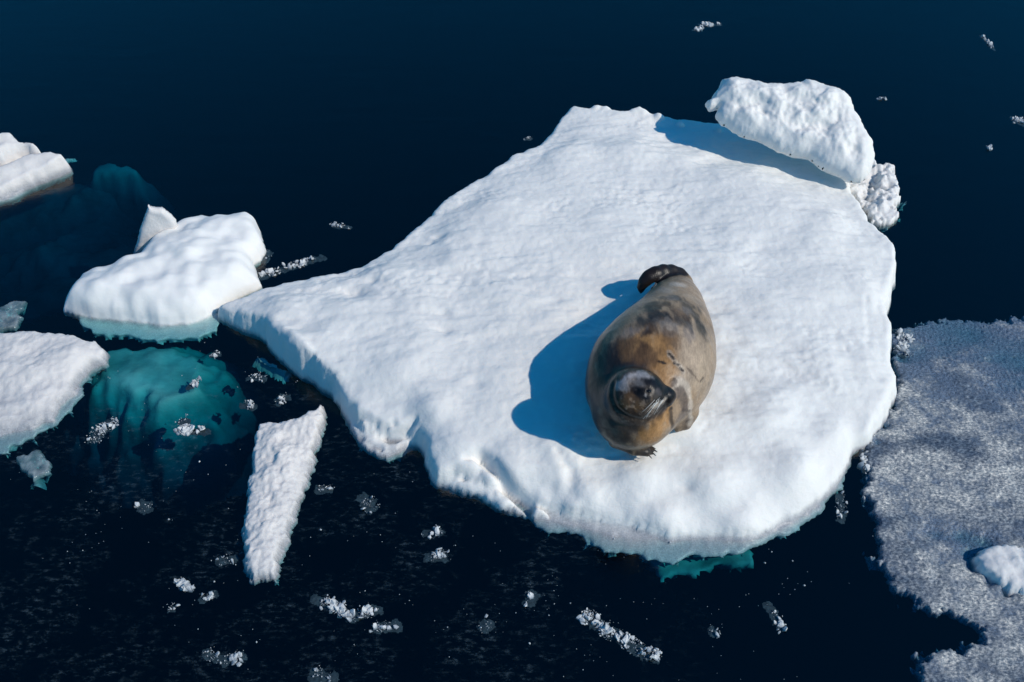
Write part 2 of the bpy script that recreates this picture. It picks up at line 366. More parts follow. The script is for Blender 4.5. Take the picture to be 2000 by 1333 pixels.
def big_extra(X, Y, Z):
    d = line_dist(X, Y, xy([(935, 895), (962, 912), (985, 935), (1012, 955), (1034, 972)], .15)); Z = Z - 0.09 * np.exp(-(d / 0.028) ** 2)
    d = line_dist(X, Y, xy([(1690, 585), (1700, 640), (1695, 680)], .2)); Z = Z - 0.006 * np.exp(-(d / 0.02) ** 2)
    d = line_dist(X, Y, xy([(705, 818), (738, 838), (760, 846), (790, 842), (812, 836)], .1)) + .012 * noise2(X * 12, Y * 12, 5); Z = Z - .045 * np.exp(-(d / .018) ** 2)
    for ln, dp, wd_ in [([(905, 905), (940, 900), (965, 912)], .03, .012), ([(735, 826), (750, 834), (768, 830)], .035, .014), ([(700, 835), (722, 848), (742, 858)], .02, .012),
                        ([(880, 915), (905, 925), (935, 922)], .02, .012), ([(1090, 905), (1110, 930), (1118, 955)], .02, .03), ([(560, 665), (600, 700), (628, 735)], -.02, .03)]:
        d = line_dist(X, Y, xy(ln, .12)) + .014 * noise2(X * 18, Y * 18, 15); Z = Z - dp * np.exp(-(np.maximum(d, 0) / wd_) ** 2)
    # wind scoops and small dents in the snow
    for (a, b, rr, dp) in [(690, 562, .08, .05), (722, 540, .06, .04), (855, 455, .04, .03), (840, 465, .04, .025), (862, 640, .06, .02), (868, 610, .05, .015), (1040, 545, .05, .006), (1345, 930, .035, .02),
                           (1245, 935, .07, .012), (1440, 670, .06, .015), (1470, 690, .05, .015), (1430, 640, .04, .01), (1395, 475, .05, .012), (1500, 465, .06, .012), (1225, 500, .06, .008), (930, 745, .05, .012),
                           (880, 735, .05, .012), (1120, 940, .05, .02), (1075, 925, .04, .015)]:
        q = P(a, b, .26); rx = (X - q[0]) * 0.8 + (Y - q[1]) * 0.25; ry = (Y - q[1]); Z = Z - dp * np.exp(-(rx * rx + ry * ry * 1.6) / rr ** 2)
    # raised rim blocks on the far edge
    for (a, b, rr, dp) in [(1165, 206, .05, .045), (1182, 208, .05, .03), (1255, 213, .06, .03), (1240, 213, .05, .03), (1288, 224, .04, .03), (1405, 238, .03, .03), (1330, 232, .03, .035)]:
        q = P(a, b, .22); Z = Z + dp * np.exp(-(((X - q[0]) ** 2 + (Y - q[1]) ** 2) / rr ** 2) ** 2) * (Z > 0)
    # small bubbled relief at mid scale
    m = smooth(0.08, 0.2, Z)
    Z = Z + m * (0.013 * fbm2(X * .55, Y, 4.2, 4, 77, .47)) * (.45 + 1.0 * smooth(-.5, .6, fbm2(X * .5 + Y * .3, Y, 1.1, 2, 80))) + m * .006 * fbm2(X * .7, Y, 22, 3, 78, .6) * smooth(.1, .7, fbm2(X * .6, Y, 2.2, 3, 79))
    rg = fbm2(X * .35 + Y * .2, Y, 4.2, 4, 177, .55); Z = Z - m * 0.016 * np.clip(rg - 0.25, 0, 1)
    # flat bed pressed by the seal
    return Z
big_ob = floe('ice_floe', big, snow, big_in, step=0.0125, r=0.05, edge=0.016, ef=5, amp=0.016, nf=2.2, fine=0.0022, seed=3,
     shelves=[(big_shelf, .06, .035, .010, 1.6, .003), (big_ledge, .05, .02, .02, 5, .006), (big_front, .05, .02, .015, 4, .006)], extra=big_extra)
tag(big_ob, 'large snow covered ice floe with the seal lying on it', 'ice floe')

# ------------------------------------------------------------------ other floes and blocks
mid = [(117, 600, .05), (127, 562, .12), (155, 524, .16), (185, 511, .17), (214, 502, .18), (244, 490, .18), (264, 487, .18), (297, 452, .18), (330, 432, .18),
       (356, 421, .18), (393, 410, .19), (416, 414, .18), (455, 409, .18), (482, 404, .19), (495, 416, .18), (500, 441, .17), (508, 458, .16), (501, 480, .14), (489, 495, .11), (495, 517, .12),
       (505, 538, .11), (482, 556, .08), (455, 575, .06), (426, 596, .04), (403, 613, .03), (363, 629, .02), (313, 631, .02), (284, 623, .03), (244, 619, .03), (185, 615, .03), (158, 608, .03), (128, 603, .04)]
mid_in = [(160, 570, .19), (220, 590, .16), (300, 600, .15), (380, 590, .15), (200, 540, .22), (300, 540, .23), (400, 540, .2), (450, 520, .18), (350, 480, .25), (430, 460, .23), (260, 560, .2), (470, 440, .21)]
mid_sh = [(125, 602, -.03), (150, 640, -.05), (200, 662, -.05), (300, 672, -.05), (380, 668, -.05), (425, 650, -.04), (438, 612, -.03), (400, 590, .0), (250, 590, .0)]
def mid_extra(X, Y, Z):   # soft melt lumps
    return Z + smooth(.02, .14, Z) * (0.030 * fbm2(X * .8, Y, 5.8, 2, 5, .35))
tag(floe('ice_floe', mid, snow_soft, mid_in, r=.10, edge=.008, ef=6, eo=3, amp=.022, nf=3, slope=4, fine=.0008, seed=21, step=.012, extra=mid_extra,
         shelves=[([(a, b, c + .012) for a, b, c in mid_sh], .06, .03, .02, 2.0, .0015)]), 'rounded white floe with a lumpy top, beside the upright shard', 'ice floe')

left = [(-260, 630, .1), (0, 645, .1), (60, 643, .1), (120, 647, .1), (170, 657, .1), (200, 671, .09), (206, 685, .07), (196, 702, .05), (165, 716, .05), (150, 735, .05), (145, 760, .04), (115, 785, .03), (105, 815, .02), (60, 840, .01),
        (0, 850, .01), (-260, 940, .0)]
left_sh = [(196, 700, .0), (170, 745, -.01), (150, 790, -.015), (115, 828, -.02), (60, 862, -.02), (20, 880, -.02), (0, 893, -.02), (-260, 1010, -.02), (-260, 700, .03), (100, 690, .03)]
tag(floe('ice_floe', left, snow_wet, [(0, 700, .13), (80, 700, .13), (-150, 750, .13), (130, 690, .12), (60, 760, .08), (0, 800, .05)], r=.05, edge=.02, ef=9, amp=.026, nf=4, fine=.005, seed=41, step=.011,
         shelves=[(left_sh, .05, .04, .012, 1.6, .0025)]), 'greyish floe cut by the left photo border, sloping into teal water', 'ice floe')

strip = [(507, 829, .09), (524, 822, .1), (558, 821, .1), (578, 811, .1), (598, 802, .1), (627, 785, .09), (630, 801, .07), (619, 839, .05), (612, 873, .04), (604, 914, .03), (596, 940, .03), (586, 965, .03), (572, 1000, .03), (561, 1035, .03),
         (546, 1070, .03), (534, 1121, .04), (511, 1121, .04), (494, 1128, .04), (480, 1103, .04), (478, 1050, .05), (480, 1000, .05), (486, 963, .05), (493, 905, .06), (501, 850, .08)]
tag(floe('ice_floe', strip, snow_wet, [(545, 860, .12), (530, 930, .11), (520, 1000, .1), (512, 1070, .09), (590, 830, .1)], r=.03, edge=.018, ef=14, amp=.026, nf=6, slope=3, fine=.006, ff=30, seed=61, step=.008, stretch=1),
    'narrow upright strip of wet ice floating alone below the large floe', 'ice floe')

# block at the top-left border and the slab leaning in front of it
tag(floe('ice_block', [(-200, 255, .3), (0, 251, .3), (15, 251, .3), (40, 263, .28), (58, 275, .24), (70, 284, .2), (64, 294, .12), (40, 310, .08), (0, 330, .08), (-200, 370, .08)], snow_wet,
         [(0, 275, .3), (20, 290, .22), (-80, 300, .28)], r=.04, edge=.02, ef=8, amp=.03, nf=5, seed=71), 'jagged pale ice block at the left border behind a tilted slab', 'ice block')
tag(floe('ice_slab', [(-200, 372, .14), (0, 322, .17), (50, 300, .18), (98, 290, .19), (117, 295, .18), (123, 303, .15), (112, 315, .12), (80, 334, .1), (40, 352, .09), (0, 369, .08), (-200, 440, .08)], snow_wet,
         (), r=.025, edge=.012, ef=8, amp=.028, nf=6, seed=73, slope=4,
         shelves=[([(-200, 400, -.0), (60, 330, -.0), (130, 305, -.03), (150, 309, -.06), (120, 335, -.03), (64, 366, -.01), (40, 380, .0), (0, 396, .0), (-200, 470, .0)], .03, .02, .01, 4, .004)]),
    'flat tilted ice slab pointing right with a grey wet underside', 'ice slab')

# upright shard behind the rounded floe
tag(slab('ice_shard', [(258, 500), (268, 470), (275, 442), (284, 420), (290, 400), (294, 405), (304, 406), (317, 407), (330, 417), (345, 430), (345, 470), (320, 500)],
         [(262, 490, .0), (345, 470, .05), (300, 405, .36)], snow_wet, up=.03, down=.04, r=.03, amp=.008, edge=.006, seed=81), 'thin upright grey shard standing behind the rounded white floe', 'ice shard')

# raised block on the far corner of the large floe
blk = [(1377, 204), (1390, 197), (1392, 187), (1402, 177), (1407, 160), (1435, 154), (1465, 160), (1495, 168), (1530, 167), (1560, 166), (1573, 157), (1597, 166), (1649, 184), (1660, 196), (1666, 217), (1684, 245),
       (1703, 282), (1707, 308), (1700, 335), (1692, 350), (1681, 358), (1668, 356), (1638, 343), (1598, 327), (1579, 309), (1543, 303), (1516, 292), (1484, 277), (1435, 259), (1408, 243), (1397, 228), (1402, 214), (1385, 213)]
tag(slab('ice_block', blk, [(1400, 235, .44), (1680, 360, .23), (1573, 157, .62)], snow, up=.13, down=.10, r=.17, amp=.05, nf=4.5, edge=.01, ef=10, step=.0105, seed=91),
    'raised snowy ice block perched on the far corner of the large floe', 'ice block')

# rubble beside it
tag(floe('ice_rubble', [(1640, 345, .12), (1690, 330, .12), (1708, 308, .12), (1725, 315, .12), (1745, 325, .1), (1757, 350, .1), (1755, 375, .08), (1752, 400, .06), (1745, 425, .04), (1730, 440, .03), (1700, 420, .05), (1670, 380, .06)], rubble,
         [(1690, 365, .0), (1700, 375, -.02), (1720, 350, .1), (1735, 380, .09)], r=.03, edge=.05, ef=10, amp=.075, nf=8, seed=93, fine=.010, stretch=1, slope=2.5, step=.01),
    'heap of grey slushy rubble right of the raised block', 'ice rubble')

# slush sheet on the right
sl = [(1745, 655, .0), (1765, 640, -.002), (1790, 631, -.004), (1850, 622, -.004), (1920, 626, .0), (2000, 620, .0), (2300, 605, .01), (2300, 1500, .02), (1830, 1500, .02), (1800, 1333, .02), (1796, 1304, .02), (1797, 1282, .02), (1824, 1268, .02),
      (1856, 1272, .02), (1896, 1260, .02), (1922, 1244, .02), (1918, 1228, .02), (1904, 1212, .02), (1888, 1197, .02), (1860, 1193, .02), (1824, 1188, .02), (1800, 1176, .02), (1760, 1152, .02), (1732, 1116, .02), (1713, 1072, .02),
      (1712, 1040, .02), (1722, 1016, .02), (1704, 992, .02), (1692, 956, .02), (1700, 932, .02), (1690, 912, .02), (1694, 880, .02), (1705, 850, .02), (1740, 800, .02), (1757, 745, .02), (1746, 700, .02)]
sl_in = [(1850, 665, -.012), (1900, 760, .01), (1850, 850, .022), (1950, 1000, .024), (1780, 1000, .024), (1900, 1150, .024), (1880, 640, -.014), (1980, 680, -.004), (1800, 710, -.006), (1780, 650, -.006), (1950, 640, -.004), (1920, 1070, .01), (1900, 900, .024), (1960, 1250, .024)]
def sl_extra(X, Y, Z):
    for (a, b, rr, dp) in [(1900, 1085, .06, .04), (1905, 1110, .05, .05), (1930, 1140, .04, .04), (1965, 1160, .035, .04), (1925, 1060, .05, .03), (1825, 1045, .08, .02), (1730, 830, .04, .03), (1745, 790, .04, .03), (1715, 865, .04, .03),
                           (1760, 700, .05, .03), (1750, 735, .03, .03), (1885, 1045, .07, .02), (1840, 1095, .07, .012), (1950, 985, .06, .012)]:
        q = P(a, b, 0); Z = Z - dp * np.exp(-(((X - q[0]) ** 2 + (Y - q[1]) ** 2 * 1.5) / rr ** 2))
    return Z
tag(floe('slush_sheet', sl, slush, sl_in, step=.0072, r=.02, edge=.045, ef=11, amp=.012, nf=3.5, fine=.0055, ff=52, seed=101, slope=2.0, cut=-.07, extra=sl_extra),
    'wide sheet of grey blue granular slush along the right side', 'slush ice')
tag(floe('ice_lump', [(1908, 1088, .05), (1922, 1072, .06), (1945, 1064, .06), (1970, 1062, .06), (2010, 1068, .06), (2100, 1080, .06), (2100, 1180, .03), (2005, 1163, .03), (1984, 1157, .03), (1952, 1139, .04), (1922, 1112, .04)], rubble,
         [(1960, 1100, .09), (2020, 1120, .09)], r=.03, edge=.015, ef=10, amp=.02, nf=6, seed=111, fine=.006, step=.01), 'small whitish ice lump frozen into the slush sheet at the right border', 'ice lump')

# ------------------------------------------------------------------ submerged ice seen as teal patches
def sub(outline, label, seed, amp=.05, slope=.9, rr=.03, ee=.10, ef=2.2, curve=2.2, cut=-.75, tuck=0, **k):
    o = floe('submerged_ice', outline, under, (), step=.02, r=rr, edge=ee, ef=ef, eo=3, curve=curve, amp=amp, nf=3, seed=seed, slope=slope, fine=.0025, stretch=1, cut=cut, tuck=tuck, **k)
    return tag(o, label, 'submerged ice')
sub([(1255, 1040, -.16), (1282, 1105, -.15), (1300, 1136, -.14), (1330, 1122, -.13), (1390, 1116, -.14), (1440, 1104, -.12), (1466, 1088, -.12), (1430, 1030, -.15)], 'teal submerged ice under the front edge of the large floe', 209, .05, slope=4, rr=.05, ee=.09, ef=4.5, curve=0, cut=-.26, tuck=1.6)
sub([(185, 700, -.09), (240, 682, -.10), (330, 680, -.10), (395, 695, -.11), (405, 725, -.10), (375, 760, -.07), (325, 778, -.06), (260, 765, -.07), (200, 735, -.09)], 'bright teal submerged ice between the three left floes', 201, .03, slope=.75, rr=.015, ee=.07, ef=4, curve=2.5)
sub([(185, 326, -.26), (215, 318, -.24), (270, 326, -.24), (268, 338, -.26), (185, 342, -.28)], 'small turquoise submerged ice tip right of the tilted slab', 203, .04, slope=2.2, ee=.04, ef=6)
sub([(-100, 400, -.45), (120, 370, -.42), (230, 350, -.4), (230, 400, -.5), (180, 440, -.55), (60, 450, -.55), (-100, 470, -.5)], 'dim blue submerged ledge below the tilted slab', 205, .1)
sub([(-100, 520, -.6), (60, 470, -.55), (200, 450, -.6), (250, 490, -.6), (120, 560, -.6), (-100, 600, -.6)], 'faint dark blue submerged ice left of the rounded floe', 207, .12)

def small(name, outline, mat, label, cat, seed, **k):
    a = dict(step=.006, r=.02, edge=.012, ef=14, amp=.012, nf=10, slope=2.5, fine=.004, cut=-.08); a.update(k)
    return tag(floe(name, outline, mat, (), seed=seed, **a), label, cat)
small('ice_fragment', [(0, 600, -.01), (20, 588, .0), (50, 584, .01), (45, 598, .0), (30, 605, .01), (42, 618, .0), (28, 638, .01), (-20, 645, .01), (-20, 605, .0)], clear_ice, 'glassy wet fragment above the greyish left floe', 'ice fragment', 301)
small('ice_fragment', [(30, 890, .01), (52, 886, .02), (73, 872, .03), (80, 885, .02), (97, 905, .01), (96, 920, .0), (75, 928, .0), (62, 942, .0), (60, 925, .0), (38, 915, .01)], clear_ice, 'star shaped clear ice fragment below the greyish left floe', 'ice fragment', 303)
small('ice_fragment', [(495, 693, -.03), (510, 694, -.02), (540, 710, -.03), (575, 730, -.04), (540, 728, -.04), (505, 712, -.04)], under, 'pale sunken ice sliver under the cliff of the large floe', 'ice fragment', 305)
small('ice_fragment', [(830, 870, .02), (840, 862, .03), (850, 864, .03), (852, 872, .02), (838, 880, .02)], snow, 'small white lump in the notch of the large floe', 'ice fragment', 306)

# ------------------------------------------------------------------ clumps of brash crumbs
rng = np.random.default_rng(5)
def clump(pts, width, label, seed, dens=.5, h=.02, group='brash ice clumps'):
    """a raft of thin ice plates and crumbs along a photo polyline; width in photo pixels"""
    rg = np.random.default_rng(seed)
    w3 = [P(a, b, 0)[:2] for a, b in pts]; sc_ = np.linalg.norm(P(pts[0][0] + 1, pts[0][1]) - P(*pts[0])); wd = width * sc_ * .8
    L_ = sum(np.linalg.norm(b - a) for a, b in zip(w3[:-1], w3[1:]))
    n = int(58 * dens * dens * (1 + L_ / wd * 1.3) + 6); V = []; F = []
    lumps = [(rg.uniform(0, 1), rg.normal(0, .55, 2), rg.uniform(.15, .9)) for _ in range(3 + int(L_ / wd * 1.1))]
    def at(t):
        if len(w3) < 2: return w3[0]
        u = t * (len(w3) - 1); k = min(int(u), len(w3) - 2); return w3[k] + (w3[k + 1] - w3[k]) * (u - k)
    def blob(c, r, hh, tilt, sides):
        b = len(V); a0 = rg.uniform(0, 6.3); el = rg.uniform(.45, 1.0); rot = rg.uniform(0, 3.2); cr_, sr_ = math.cos(rot), math.sin(rot)
        top = []; bot = []
        for k in range(sides):
            th = a0 + 2 * math.pi * k / sides + rg.uniform(-.3, .3); q = r * rg.uniform(.6, 1.15)
            x, y = q * math.cos(th), q * math.sin(th) * el; x, y = x * cr_ - y * sr_, x * sr_ + y * cr_
            zz = x * tilt[0] + y * tilt[1]
            top.append((c[0] + x * .8, c[1] + y * .8, c[2] + zz + hh * rg.uniform(.6, 1.2))); bot.append((c[0] + x, c[1] + y, c[2] + zz - hh * .5))
        V.extend(top); V.extend(bot); V.append((c[0], c[1], c[2] + hh * 1.3))
        for k in range(sides):
            k2 = (k + 1) % sides; F.append((b + k, b + k2, b + 2 * sides)); F.append((b + sides + k, b + sides + k2, b + k2)); F.append((b + sides + k, b + k2, b + k))
    for i in range(n):
        t, off_, sp_r = lumps[rg.integers(len(lumps))]
        c = at(np.clip(t + rg.normal(0, .09), 0, 1)) + off_ * wd + rg.normal(0, 1, 2) * wd * sp_r
        far = np.linalg.norm(c - at(t)) / wd
        if far > 1.7: continue
        r = min(.0026 * (1 + rg.pareto(1.25)), .030) * (1.15 if dens > .6 else .9) / (1 + .5 * far)
        blob((c[0], c[1], rg.uniform(0, h * .45) / (1 + 2 * far)), r, r * rg.uniform(.12, .5), rg.normal(0, .45, 2), int(rg.integers(5, 8)))
    # thin sunken slush that holds the plates together
    A = np.array(w3); lo = A.min(0) - 2 * wd; hi = A.max(0) + 2 * wd; st = max(.006, wd * .12)
    gx = np.arange(lo[0], hi[0] + st, st); gy = np.arange(lo[1], hi[1] + st, st); X, Y = np.meshgrid(gx, gy, indexing='ij')
    d = (line_dist(X, Y, [tuple(p) for p in w3]) if len(w3) > 1 else np.hypot(X - w3[0][0], Y - w3[0][1])) / wd
    d = np.maximum(d + .25 * fbm2(X, Y, 14, 2, seed), 0); d = d + .5 * fbm2(X, Y, 25, 3, seed + 5); Z = -.006 - .004 * np.abs(d)
    idx = np.arange(X.size).reshape(X.shape); q = np.stack([idx[:-1, :-1], idx[1:, :-1], idx[1:, 1:], idx[:-1, 1:]], -1).reshape(-1, 4)
    q = q[(d.ravel()[q] < 1.15).all(1)]; b = len(V); nf0 = len(F)
    V.extend(zip(X.ravel(), Y.ravel(), Z.ravel())); F.extend([(b + a_, b + b_, b + c_) for a_, b_, c_, _ in q]); F.extend([(b + a_, b + c_, b + d_) for a_, _, c_, d_ in q])
    V = np.array(V); F = np.array(F); used = np.unique(F); rm = -np.ones(len(V), int); rm[used] = np.arange(len(used)); V = V[used]; F = rm[F]
    o = make_mesh('brash_ice', V, F, crumb); o.data.materials.append(film)
    o.data.polygons.foreach_set('material_index', (np.arange(len(o.data.polygons)) >= nf0).astype(np.int32))
    for p_ in o.data.polygons: p_.use_smooth = False
    tag(o, label, 'brash ice', group)
clump([(515, 505), (520, 495)], 14, 'loose crumbs off the right tip of the rounded floe', 401, .45)
clump([(512, 540), (540, 530), (575, 518), (600, 510), (628, 502)], 11, 'band of glittering crumbs between the rounded floe and the large floe', 403, .62)
clump([(183, 855), (205, 832), (215, 826)], 15, 'white crumb pile in open water right of the greyish left floe', 405, .95, .03)
clump([(355, 838), (375, 842), (402, 842)], 11, 'white oblong crumb pile below the bright teal patch', 407, .75, .025)
clump([(357, 822)], 14, 'small round crumb above the oblong crumb pile', 408, .7)
clump([(615, 1170), (640, 1178), (665, 1190), (695, 1205), (715, 1192), (738, 1192)], 13, 'long jagged band of crumbs below the ice strip', 409, .66, .025)
clump([(1145, 1205), (1165, 1215), (1190, 1232), (1215, 1245), (1245, 1268), (1275, 1282)], 15, 'largest diagonal band of white crumbs near the bottom', 411, .85, .03)
clump([(275, 985), (285, 990)], 16, 'faint crumb cluster left of the ice strip', 413, .4)
clump([(710, 970), (725, 990)], 16, 'scattered crumb cluster right of the ice strip', 415, .45)
clump([(835, 1040), (855, 1038)], 13, 'upper of two crumb clusters below the notch', 417, .55)
clump([(835, 1090), (860, 1080), (865, 1088)], 13, 'lower of two crumb clusters below the notch', 419, .6)
clump([(735, 1225), (775, 1222)], 14, 'thin crumbs right of the long jagged band', 421, .4)
clump([(950, 1222)], 18, 'lone crumb cluster at bottom centre', 423, .55)
clump([(405, 1275), (430, 1290), (455, 1285), (470, 1282)], 13, 'crumb trail near the lower left bottom border', 425, .5)
clump([(620, 1320), (650, 1322)], 18, 'crumb cluster on the bottom border', 427, .5)
clump([(395, 1168), (420, 1160)], 11, 'pair of crumbs left below the ice strip', 429, .45)
clump([(335, 1188)], 10, 'single crumb in the dark water left of the pair', 430, .55)
clump([(348, 1135), (372, 1150)], 8, 'bluish ice sliver in the dark lower left water', 431, .7, .008)
clump([(430, 1095), (455, 1092)], 13, 'thin icy crumbs beside the foot of the ice strip', 432, .3)
clump([(545, 782), (555, 775)], 14, 'crumb cluster above the top of the ice strip', 433, .5)
clump([(475, 790), (495, 795)], 10, 'small crumbs left above the ice strip', 435, .5)
clump([(490, 735), (515, 738)], 10, 'fine crumbs beside the pale sunken sliver', 436, .35)
clump([(415, 692), (425, 690)], 9, 'grey crumb in the teal water near the floe tip', 437, .6)
clump([(370, 755), (385, 745)], 8, 'pale crumb on the bright teal patch', 438, .55)
clump([(622, 955), (640, 955)], 11, 'crumbs right of the lower ice strip', 439, .4)
clump([(1040, 1160), (1035, 1175)], 14, 'crumb cluster under the middle of the large floe', 441, .4)
clump([(1390, 1232)], 14, 'lone crumb right of the diagonal band', 443, .42)
clump([(1525, 1225), (1500, 1180)], 12, 'faint crumbs in the dark bay beside the slush', 445, .3)
clump([(1640, 965), (1645, 1015)], 10, 'tiny crumbs off the lower right edge of the large floe', 447, .4)
clump([(1355, 58), (1372, 54)], 6, 'left one of the two distant crumbs near the top border', 449, .7)
clump([(1368, 47), (1385, 48), (1405, 48)], 6, 'right one of the two distant crumbs near the top border', 450, .8)
clump([(1985, 232), (2000, 240)], 13, 'whitish crumbs at the upper right border', 451, .7)
clump([(1715, 192), (1730, 193)], 5, 'distant crumbs right of the raised block', 453, .5)
clump([(1943, 97), (1918, 70)], 4, 'tiny distant crumbs in the upper right water', 455, .5)
clump([(650, 440), (683, 443)], 7, 'pale crumbs in the open water between the two floes', 457, .35)
clump([(1028, 270), (1036, 270)], 7, 'pale crumb beside the far left edge of the large floe', 459, .5)
clump([(1930, 285), (1935, 292)], 4, 'tiny crumb in open water far right', 461, .5)
clump([(1700, 885), (1690, 915), (1715, 900)], 14, 'pale broken pieces wedged between the large floe and the slush', 463, .7, .03)
clump([(1757, 648), (1762, 690), (1768, 660)], 14, 'pale broken pieces at the top of the gap beside the slush', 465, .7, .03)

# loose specks: too many to count
def specks():
    V = []; F = []
    areas = [((150, 640), (660, 1110), 190), ((320, 1000), (1500, 1330), 230), ((640, 900), (1100, 1200), 60), ((1500, 950), (1710, 1180), 30), ((20, 900), (450, 1200), 90), ((1080, 1130), (1560, 1330), 60)]
    for (a0, b0), (a1, b1), n in areas:
        for i in range(n):
            p = P(rng.uniform(a0, a1), rng.uniform(b0, b1), 0)
            if noise2(np.array([p[0] * 3.1]), np.array([p[1] * 3.1]), 9)[0] + rng.normal(0, .18) < .12: continue
            s = 0.0019 * (1 + rng.pareto(2.8)); s = min(s, 0.008); b = len(V)
            for k in range(4):
                th = k * math.pi / 2 + rng.uniform(-.5, .5); rr = s * rng.uniform(.6, 1.3)
                V.append((p[0] + rr * math.cos(th), p[1] + rr * math.sin(th), .001))
            V.append((p[0], p[1], s * 1.1)); V.append((p[0], p[1], -s))
            for k in range(4):
                F.append((b + k, b + (k + 1) % 4, b + 4)); F.append((b + (k + 1) % 4, b + k, b + 5))
    return V, F
V, F = specks()
spk = make_mesh('ice_specks', V, F, crumb); tag(spk, 'tiny ice specks scattered over the dark water', 'ice specks', kind='stuff')

# ------------------------------------------------------------------ the seal
def surface_nets(Fv, x0, y0, z0, h):
    ins = Fv < 0
    nx, ny, nz = Fv.shape
    cnt = np.zeros((nx - 1, ny - 1, nz - 1), np.int8)
    for a in (0, 1):
        for b in (0, 1):
            for c in (0, 1): cnt += ins[a:nx - 1 + a, b:ny - 1 + b, c:nz - 1 + c]
    act = (cnt > 0) & (cnt < 8); I = np.argwhere(act); n = len(I)
    vid = -np.ones(act.shape, np.int64); vid[act] = np.arange(n)
    acc = np.zeros((n, 3)); num = np.zeros(n)
    cs = [(a, b, c) for a in (0, 1) for b in (0, 1) for c in (0, 1)]
    for i, p in enumerate(cs):
        for q in cs[i + 1:]:
            if sum(abs(p[k] - q[k]) for k in range(3)) != 1: continue
            f0 = Fv[I[:, 0] + p[0], I[:, 1] + p[1], I[:, 2] + p[2]]; f1 = Fv[I[:, 0] + q[0], I[:, 1] + q[1], I[:, 2] + q[2]]
            m = (f0 < 0) != (f1 < 0); t = np.where(m, f0 / (f0 - f1 + 1e-12), 0)
            pt = np.array(p) + t[:, None] * (np.array(q) - np.array(p)); acc += pt * m[:, None]; num += m
    V = (I + acc / num[:, None]) * h + np.array([x0, y0, z0])
    Q = []
    for ax in range(3):
        sl0 = [slice(1, -1)] * 3; sl1 = [slice(1, -1)] * 3
        sl0[ax] = slice(0, -1); sl1[ax] = slice(1, None)
        a, b = ins[tuple(sl0)], ins[tuple(sl1)]
        for flip in (0, 1):
            m = np.argwhere((a & ~b) if not flip else (~a & b))
            if not len(m): continue
            base = m.copy()
            for k in range(3):
                if k != ax: base[:, k] += 1
            u, v = [(1, 2), (2, 0), (0, 1)][ax]
            def off(du, dv):
                c = base.copy(); c[:, u] -= du; c[:, v] -= dv; return vid[c[:, 0], c[:, 1], c[:, 2]]
            qd = np.stack([off(1, 1), off(0, 1), off(0, 0), off(1, 0)], 1)
            Q.append(qd if not flip else qd[:, ::-1])
    return V, np.concatenate(Q)

